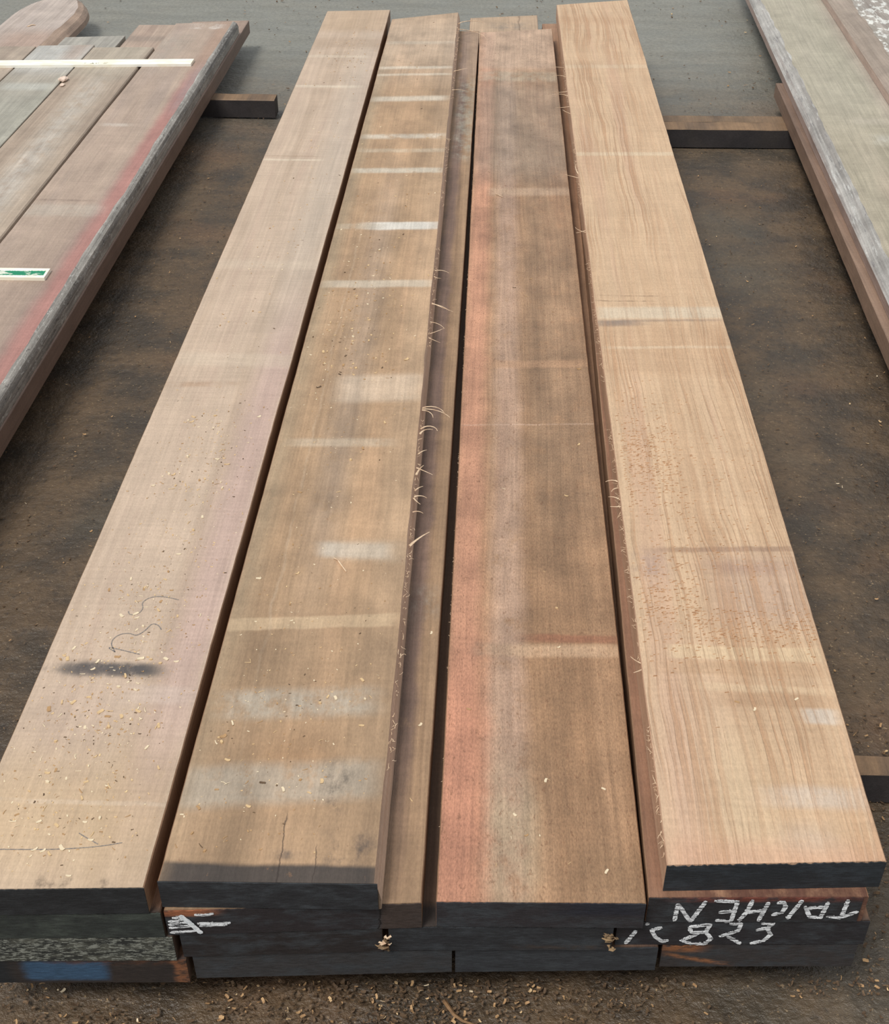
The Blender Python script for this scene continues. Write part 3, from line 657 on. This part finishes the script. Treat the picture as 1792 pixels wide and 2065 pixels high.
cm = [(-1.215, -1.13, .012, 1.2, 5.0, .25, (178, 112, 104), 1.0, -.1), (-1.235, -1.20, .012, 2.2, 3.9, .3, (150, 124, 114), .5, .1), (-1.22, -1.13, .012, 5.0, 5.75, .15, (176, 138, 114), .7, -.1), (-1.2, -1.14, .015, 4.5, 5.05, .1, (150, 136, 136), .6, .1),
      (-1.45, -1.2, .02, 3.53, 3.62, .02, (182, 170, 154), .6, .15), (-1.43, -1.25, .02, 3.645, 3.66, .004, (120, 98, 84), .6, .2), (-1.40, -1.30, .02, 4.33, 4.36, .01, (206, 194, 180), .7, .2), (-1.34, -1.20, .02, 5.58, 5.66, .01, (220, 214, 206), .7, .3), (-1.45, -1.3, .03, 5.0, 5.5, .1, (172, 160, 144), .5, .2)]
plank('weathered_plank', 'reddish-edged top plank of the left stack with rough grey bark along its side', (-1.443, -1.418), (-1.139, -1.150), (1.2, 1.2), (5.66, 5.71), Z3, T,
      [wood('left_top_wood_a', ((168, 142, 124), (180, 154, 134), (172, 148, 132)), (-1.443, 1.2), 48, cm, streak=7, mott=.14, grain=.10), lw_low, grey_side], G_L, wane_r=[(.022, 0), (.013, -.003), (.005, -.010), (0, -.024)], seed=25)
bmk = [(-1.60, -1.50, .03, 3.3, 4.9, .3, (194, 186, 174), .7, .22), (-1.7, -1.44, .02, 4.9, 5.4, .1, (180, 170, 150), .6, .1), (-1.69, -1.62, .03, 3.2, 4.6, .3, (158, 132, 112), .5, .1)]
plank('weathered_plank', 'top plank of the left stack with chalky white streaks, second from the gap', (-1.690, -1.686), (-1.449, -1.432), (1.2, 1.2), (5.285, 5.30), Z3, T,
      [wood('left_top_wood_b', ((162, 140, 120), (178, 156, 134), (170, 150, 132)), (-1.69, 1.2), 49, bmk, streak=9, mott=.16)], G_L, seed=26, wane_r=[(.006, 0), (.002, -.004), (0, -.01)])
amk = [(-1.93, -1.68, .02, 4.95, 5.34, .08, (196, 198, 196), .7, .12), (-1.93, -1.68, .02, 3.2, 4.75, .2, (152, 152, 138), .75, -.05), (-1.90, -1.70, .02, 4.72, 4.80, .02, (190, 190, 180), .7, .1), (-1.78, -1.70, .02, 5.1, 5.35, .05, (176, 146, 126), .7, -.1), (-1.72, -1.69, .01, 3.6, 5.0, .2, (188, 184, 166), .6, .2)]
plank('weathered_plank', 'greenish-grey top plank of the left stack with a bleached far end', (-1.930, -1.925), (-1.695, -1.692), (1.2, 1.2), (5.30, 5.325), Z3, T,
      [wood('left_top_wood_c', ((160, 148, 132), (172, 160, 144), (166, 156, 142)), (-1.93, 1.2), 50, amk, streak=9, mott=.18)], G_L, seed=27)
plank('weathered_plank', 'leftmost top plank of the left stack, cut off by the picture edge', (-2.22, -2.22), (-1.936, -1.931), (1.2, 1.2), (5.28, 5.29), Z3, T,
      [wood('left_top_wood_d', ((160, 140, 122), (176, 156, 136), (168, 148, 132)), (-2.22, 1.2), 51, (), streak=9, mott=.18)], G_L, seed=28)

# ---------------------------------------------------------------- right stack (turned a little)
G_R = 'weathered planks of the right stack'
def rx(x, y): return x + .0385 * (y - 3.0)
pink_side = wood('right_pink_side', ((150, 124, 112), (166, 140, 128), (172, 148, 136)), (0, 0), 61, streak=20)
rbrown = wood('right_brown_side', ((122, 94, 76), (136, 106, 86), (148, 116, 94)), (0, 0), 62, streak=6)
pale_wane = wood('right_pale_wane', ((146, 140, 134), (176, 172, 166), (150, 140, 134)), (0, 0), 63, streak=34, grain=.25, mott=.25, bump=.9, speck=[(.60, (112, 108, 112), .6, (120, 10, 120)), (.58, (204, 204, 200), .6, (90, 8, 90))], skew=.0385)
plank('weathered_plank', 'lower brown plank of the right stack, its side facing the right gap', (rx(1.052, 1.0), rx(1.052, 5.1)), (rx(1.62, 1.0), rx(1.62, 5.1)), (1.0, 1.0), (5.10, 5.10), Z4, T, [rbrown, rbrown, rbrown], G_R, seed=31)
r1m = [(1.0, 1.9, .1, 4.5, 6.8, .3, (176, 170, 150), .6, .05), (1.30, 1.48, .03, 3.0, 6.2, .3, (168, 152, 146), .65, .08), (1.15, 1.45, .03, 4.46, 4.52, .02, (190, 178, 158), .6, .1), (1.2, 1.3, .03, 4.25, 4.34, .03, (196, 194, 184), .7, .25), (1.13, 1.2, .02, 3.1, 3.9, .2, (178, 152, 130), .6, .1)]
plank('weathered_plank', 'broad greenish-beige slab of the right stack with a pale rough left edge', (rx(1.078, .9), rx(1.078, 6.9)), (rx(1.66, .9), rx(1.66, 6.9)), (.9, .9), (6.9, 6.9), Z3, T,
      [wood('right_top_wood', ((158, 148, 124), (172, 160, 136), (166, 152, 132)), (rx(1.078, .9), .9), 64, r1m, streak=5, mott=.16, speck=[(.70, (96, 84, 74), .7, (40, 18, 40))], skew=.0385), pale_wane, rbrown, pink_side, rbrown], G_R, wane_l=[(.046, 0), (.030, -.006), (.010, -.020), (0, -.028)], seed=32)
plank('weathered_plank', 'white-speckled plank lying highest on the right stack at the top corner', (rx(1.400, .9), rx(1.400, 6.9)), (rx(1.72, .9), rx(1.72, 6.9)), (.9, .9), (6.9, 6.9), Z2, T,
      [wood('right_speckled_wood', ((156, 146, 134), (170, 160, 150), (150, 138, 128)), (1.4, .9), 65, (), mott=.2, speck=[(.52, (226, 226, 220), .85, (28, 16, 28))], skew=.0385), wood('right_brown_wane', ((150, 132, 116), (162, 144, 128), (156, 136, 122)), (0, 0), 67), rbrown, wood('right_rosy_side', ((176, 148, 132), (188, 160, 144), (170, 144, 132)), (0, 0), 66), rbrown], G_R, wane_l=[(.085, 0), (.05, -.006), (.012, -.016), (0, -.024)], seed=33)

# ---------------------------------------------------------------- battens on the left stack
white_p = plain('white_batten_paint', (246, 240, 220), (252, 250, 240), 7, (12, 30, 30))
def batten(name, label, x0, x1, y0, y1l, w, th, mat):
    V, F = [], []; n = 40; c = .0012
    prof = [(0, 0), (0, th - c), (c, th), (w - c, th), (w, th - c), (w, 0)]
    for i in range(n + 1):
        s = i / n; x = lerp(x0, x1, s)
        for (yy, zz) in prof: V.append((x - x0, lerp(y0, y1l, s) - y0 + yy + .0006 * nz(x * 30, yy * 100, 2), zz))
    k = len(prof)
    for i in range(n):
        for j in range(k):
            j2 = (j + 1) % k; F.append((i * k + j, (i + 1) * k + j, (i + 1) * k + j2, i * k + j2))
    F.append(tuple(range(k))); F.append(tuple(n * k + j for j in range(k - 1, -1, -1)))
    me = bpy.data.meshes.new(name); me.from_pydata(V, [], F)
    bm = bmesh.new(); bm.from_mesh(me); bmesh.ops.recalc_face_normals(bm, faces=bm.faces); bm.to_mesh(me); bm.free()
    me.materials.append(mat)
    return tag(link(name, me, None, (x0, y0, Z3)), label, 'batten')
BT = batten('white_batten', 'long white batten laid across the far end of the left stack', -2.16, -1.222, 4.978, 5.040, .066, .011, white_p)
V, F = [], []
for k, (x, y, dx, dy) in enumerate([(-1.651, 5.025, .006, .008), (-1.626, 5.018, .012, .012), (-1.620, 5.034, .008, -.014), (-1.604, 5.034, .002, -.012), (-1.597, 5.030, .004, .004), (-1.575, 5.040, .018, .0), (-1.575, 5.026, .016, .0)]):
    ribbon_mesh(V, F, [(x + 2.16, y - 4.978, .0112), (x + dx + 2.16, y + dy - 4.978, .0112)], .003, (0, 0, 1), .0002, True, .3, k)
me = bpy.data.meshes.new('faded_ink_mark'); me.from_pydata(V, [], F); me.materials.append(plain('faded_ink', (120, 122, 100), (170, 168, 140), 8))
link('faded_ink_mark', me, BT)
GBT = batten('striped_batten', 'short end of a white batten with a worn green stripe on the left stack', -1.62, -1.226, 3.084, 3.086, .058, .010, white_p)
def green_mat():
    M = Mat('worn_green_paint', 4)
    n = M.noise((30, 60, 10), 4, .65)
    return M.done(M.mix(M.mr(n, .55, .63), rgba((36, 138, 102)), rgba((226, 230, 214))), .6, .3)
V, F = [], []
ribbon_mesh(V, F, [(.0, .025, .0101), (.2, .027, .0101), (.30, .026, .0101), (.387, .029, .0101)], .027, (0, 0, 1), .0003, False, .22, 3)
me = bpy.data.meshes.new('green_stripe'); me.from_pydata(V, [], F); me.materials.append(green_mat())
link('green_stripe', me, GBT)['label'] = 'worn green painted stripe'

# ---------------------------------------------------------------- loose pieces
def blob(name, label, cat, loc, size, seed, mat):
    bm = bmesh.new(); bmesh.ops.create_icosphere(bm, subdivisions=2, radius=1)
    for v in bm.verts:
        k = 1 + .35 * nz(v.co.x * 1.3, v.co.y * 1.3 + seed, v.co.z * 1.3)
        v.co = Vector((v.co.x * size[0] * k, v.co.y * size[1] * k, max(0, (v.co.z * .5 + .45) * size[2] * k)))
    me = bpy.data.meshes.new(name); bm.to_mesh(me); bm.free(); me.materials.append(mat)
    return tag(link(name, me, None, loc), label, cat)
crumb_mat = plain('pale_crumb', (236, 214, 198), (214, 190, 172), 4, (80, 80, 80))
blob('wood_crumb', 'pale pink crumb lying on a seam of the left stack', 'wood chip', (-1.682, 4.835, Z3), (.018, .026, .016), 2, crumb_mat)
blob('wood_crumb', 'smaller pale crumb just in front of the pink crumb on the left stack', 'wood chip', (-1.668, 4.775, Z3), (.009, .016, .008), 5, crumb_mat)
def stick(name, label, cat, pts, r, mat):
    V, F = [], []; o0 = Vector(pts[0])
    tube(V, F, [tuple(Vector(q) - o0) for q in pts], r, r * .6)
    me = bpy.data.meshes.new(name); me.from_pydata(V, [], F); me.materials.append(mat)
    return tag(link(name, me, None, tuple(o0)), label, cat)
stick('wood_splinter', 'long pale splinter lying alone on the striped plank', 'splinter', [(-.270, 1.752, Z1 + .0012), (-.262, 1.744, Z1 + .003), (-.254, 1.730, Z1 + .0025), (-.244, 1.714, Z1 + .0012)], .0018, fibre)
stick('bark_strip', 'curved strip of bark on the ground in front of the middle stack', 'bark', [(-.043, 1.062, .004), (-.036, 1.050, .007), (-.027, 1.038, .006), (-.014, 1.030, .004), (.006, 1.024, .003), (.03, 1.018, .003)], .0040, plain('bark_brown', (140, 108, 76), (110, 84, 60), 5))
stick('wood_splinter', 'thin pale splinter lying on the reddish-edged left plank near the green batten', 'splinter', [(-1.352, 2.80, Z3 + .001), (-1.336, 2.802, Z3 + .002), (-1.322, 2.803, Z3 + .001)], .0015, fibre)
stick('wood_splinter', 'small white sliver resting on the round-ended slab', 'splinter', [(-2.135, 5.79, Z4 + .001), (-2.12, 5.81, Z4 + .004), (-2.105, 5.815, Z4 + .001)], .0045, fibre)
stick('wood_splinter', 'thin curled white fibre lying on the salmon-edged plank', 'splinter', [(.012, 3.615, Z2 + .001), (.022, 3.60, Z2 + .003), (.034, 3.592, Z2 + .001)], .0018, fibre)

# ---------------------------------------------------------------- shavings
chip_mats = [plain('shaving_pale', (224, 196, 152), (206, 172, 128), 1, (120, 120, 120)), plain('shaving_tan', (190, 154, 112), (168, 132, 94), 2, (120, 120, 120)),
             plain('shaving_brown', (112, 90, 68), (88, 70, 54), 3, (120, 120, 120)), plain('shaving_white', (236, 220, 190), (224, 204, 172), 4, (120, 120, 120))]
def chip_geo(kind, rnd):
    """small curled shaving, sliver or crumb about 1 unit long, resting on z=0"""
    V, F = [], []
    if kind == 0:        # flat curled flake
        n = 4; w = rnd.uniform(.16, .30); c = rnd.uniform(.1, .5); th = .07
        for i in range(n + 1):
            s = i / n; x = s - .5; z = c * (s - .5) ** 2 * 2.0
            yb = .10 * math.sin(s * 3 + rnd.random())
            for (yy, zz) in ((-w, 0), (w, 0), (w, th), (-w, th)):
                V.append((x, yy * (1 - .35 * abs(s - .5)) + yb, z + zz))
        for i in range(n):
            for k in range(4):
                k2 = (k + 1) % 4; a = i * 4; F.append((a + k, a + k2, a + 4 + k2, a + 4 + k))
        F += [(3, 2, 1, 0), tuple(n * 4 + k for k in range(4))]
    elif kind == 1:      # thin sliver
        tube(V, F, [(-.5, 0, .06), (-.15, .05, .10), (.2, .02, .08), (.5, -.06, .06)], .10, .05)
    else:                # blocky crumb
        for z, k in ((0, 1), (.28, .75)):
            for a in range(5):
                an = a * 2 * math.pi / 5 + .2 * z; r = .42 * k * rnd.uniform(.8, 1.15)
                V.append((math.cos(an) * r, math.sin(an) * r * .7, z))
        F += [(4, 3, 2, 1, 0), (5, 6, 7, 8, 9)] + [(a, (a + 1) % 5, 5 + (a + 1) % 5, 5 + a) for a in range(5)]
    return V, F
rc = random.Random(3)
CHIP = []
for k in (0, 0, 0, 1, 1, 2):
    V, F = chip_geo(k, rc)
    for m in range(4):
        me = bpy.data.meshes.new('wood_shaving'); me.from_pydata(V, [], F); me.materials.append(chip_mats[m])
        CHIP.append((k, m, me))
def pick(mw):
    m = rc.choices(range(4), mw)[0]
    return rc.choice([c for c in CHIP if c[1] == m])
def place_chip(x, y, z, size, mw, label, group):
    k, m, me = pick(mw)
    o = link('wood_shaving', me, None, (x, y, z))
    o.rotation_euler = (0, 0, rc.uniform(0, 6.28)); o.scale = (size, size * rc.uniform(.7, 1.1), size * rc.uniform(.6, 1.0))
    tag(o, label, 'wood shaving', group)
def scatter_stuff(name, label, pts, mw, parent=None):
    V, F, MI = [], [], []
    for (x, y, z, size, tilt) in pts:
        k, m, me = pick(mw)
        a = rc.uniform(0, 6.28); ca, sa = math.cos(a), math.sin(a); b = len(V)
        tx, ty = rc.uniform(-tilt, tilt), rc.uniform(-tilt, tilt)
        vs = [(v.co.x, v.co.y, v.co.z) for v in me.vertices]
        tmp = [(x + size * (vx * ca - vy * sa), y + size * (vx * sa + vy * ca), size * (vz * .8 + tx * vx + ty * vy)) for vx, vy, vz in vs]
        zmin = min(q[2] for q in tmp)
        V += [(q[0], q[1], z + q[2] - zmin) for q in tmp]
        for p in me.polygons: F.append(tuple(b + i for i in p.vertices)); MI.append(m)
    me = bpy.data.meshes.new(name); me.from_pydata(V, [], F)
    for m in chip_mats: me.materials.append(m)
    me.polygons.foreach_set('material_index', MI)
    o = link(name, me)
    return tag(o, label, 'sawdust', None, 'stuff')

# leftmost top plank: clusters (x, y, sx, sy, n)
P1C = [(-.60, 1.345, .05, .035, 46), (-.60, 1.46, .06, .03, 16), (-.575, 1.55, .045, .06, 40), (-.58, 1.68, .05, .06, 22), (-.60, 1.22, .075, .06, 44), (-.62, 1.11, .07, .04, 22), (-.565, 2.03, .04, .05, 30), (-.55, 1.90, .06, .08, 18), (-.55, 2.2, .06, .05, 14)]
def clusters(cl, xa, xb, ya, yb):
    out = []
    for (x, y, sx, sy, n) in cl:
        k = 0
        while k < n:
            px, py = rc.gauss(x, sx), rc.gauss(y, sy)
            if xa + .008 < px < xb - .008 and ya + .012 < py < yb: out.append((px, py)); k += 1
    return out
pts = clusters(P1C, -.715, -.4475, 1.03, 5.4)
rc.shuffle(pts)
for (x, y) in pts[:165]:
    place_chip(x, y, Z1, rc.uniform(.0055, .0115), (6, 2, .1, 5), 'pale wood shaving lying loose on the smeared plank at the left', 'shavings on the smeared plank')
pts2 = clusters([(a, b, c * 1.3, d * 1.5, n * 4) for a, b, c, d, n in P1C] + [(-.56, 4.85, .05, .2, 150), (-.56, 3.0, .07, .9, 200), (-.58, 1.5, .08, .4, 240)], -.715, -.4475, 1.03, 5.4)
scatter_stuff('sawdust', 'fine sawdust sprinkled over the smeared plank at the left', [(x, y, Z1, rc.uniform(.0014, .0048) * (1 if y < 2.6 else 1.5), .1) for x, y in pts2], (4, 5, 1.6, 2))
P2C = [(-.37, 1.30, .03, .04, 8), (-.30, 1.22, .07, .06, 12), (-.36, 1.14, .04, .03, 7), (-.33, 1.40, .07, .05, 6), (-.3, 2.55, .05, .14, 10), (-.25, 1.62, .08, .2, 10), (-.17, 1.36, .02, .03, 4), (-.3, 2.0, .08, .2, 6)]
for (x, y) in clusters(P2C, -.4315, -.15, 1.08, 5.3):
    place_chip(x, y, Z1, rc.uniform(.005, .0105) if y < 1.9 else rc.uniform(.007, .012), (5, 3, .5, 4), 'pale wood shaving lying loose on the striped plank', 'shavings on the striped plank')
pts2 = clusters([(-.33, 2.6, .06, .25, 200), (-.29, 1.3, .08, .2, 260), (-.29, 2.2, .08, .6, 200), (-.3, 4.2, .08, .7, 70)], -.4315, -.15, 1.08, 5.3)
scatter_stuff('sawdust', 'fine sawdust sprinkled over the striped plank', [(x, y, Z1, rc.uniform(.0014, .0045) * (1 if y < 2.4 else 1.7), .1) for x, y in pts2], (4, 4, 1.6, 3))
for (x, y) in clusters([(.09, 1.4, .09, .2, 13), (.10, 2.1, .07, .3, 6), (.11, 3.3, .06, .4, 4)], -.05, .237, 1.1, 5.3):
    place_chip(x, y, Z2, rc.uniform(.005, .009) if y < 2 else .009, (5, 3, .5, 4), 'pale wood shaving lying loose on the salmon-edged plank', 'shavings on the salmon-edged plank')
for (x, y) in [(-.100, 1.245), (-.095, 1.40), (-.088, 1.62)]:
    place_chip(x, y, Z2, .008, (4, 2, 0, 3), 'pale wood crumb lying on the narrow strip beside the fringed plank', 'crumbs on the narrow strip')
for (x, y) in [(.405, 1.415), (.50, 1.425), (.30, 2.9), (.43, 1.40), (.52, 3.9)]:
    place_chip(x, y, Z1, .008, (5, 3, 0, 3), 'pale wood shaving lying loose on the rippled plank', 'shavings on the rippled plank')
# ground
front_pts = []
k = 0
while k < 50:
    x = rc.uniform(-.64, .70); y = rc.uniform(1.0, 1.055) + x * .045
    if nz(x * 5, y * 9, 4) < -.05: continue
    front_pts.append((x, y)); k += 1
for (x, y) in front_pts:
    place_chip(x, y, .0012, rc.uniform(.006, .011), (.15, 2, 6, .02), 'wood shaving lying in the litter before the stack ends', 'shavings before the stack ends')
def ground_pts():
    out = []
    for k in range(9500):                       # drift in front of the stack
        x = rc.uniform(-.95, .95); y = rc.uniform(.95, 1.10) + x * .045 if rc.random() < .8 else rc.uniform(.6, 1.0)
        d = .22 + 1.3 * nz(x * 6.3, y * 9, 2) + (.25 if -.55 < x < .1 else 0)
        if rc.random() > d * 1.5 + .05: continue
        out.append((x, y, rc.uniform(-.002, .004), rc.uniform(.0025, .0085), .5))
    for k in range(1500):                       # right gap
        x = rc.uniform(.58, 1.12); y = 1.1 + 4.2 * rc.random() ** 1.7
        out.append((x, y, rc.uniform(-.003, .001), rc.uniform(.003, .009), .3))
    for k in range(900):                        # near right
        x = rc.uniform(.58, .9); y = rc.uniform(1.0, 1.7)
        out.append((x, y, rc.uniform(-.003, .002), rc.uniform(.003, .010), .4))
    for k in range(900):                        # left gap
        x = rc.uniform(-1.2, -.70); y = 1.2 + 4.0 * rc.random()
        out.append((x, y, rc.uniform(-.003, .001), rc.uniform(.003, .009), .3))
    for k in range(900):                        # far yard
        x = rc.uniform(-2.2, 1.6); y = rc.uniform(5.0, 7.2)
        if nz(x * 1.5, y * 1.5, 9) < .0: continue
        out.append((x, y, rc.uniform(-.003, .001), rc.uniform(.005, .016), .3))
    return out
scatter_stuff('sawdust', 'brown sawdust and shavings littering the earth floor', ground_pts(), (.15, 1.0, 8, .03))
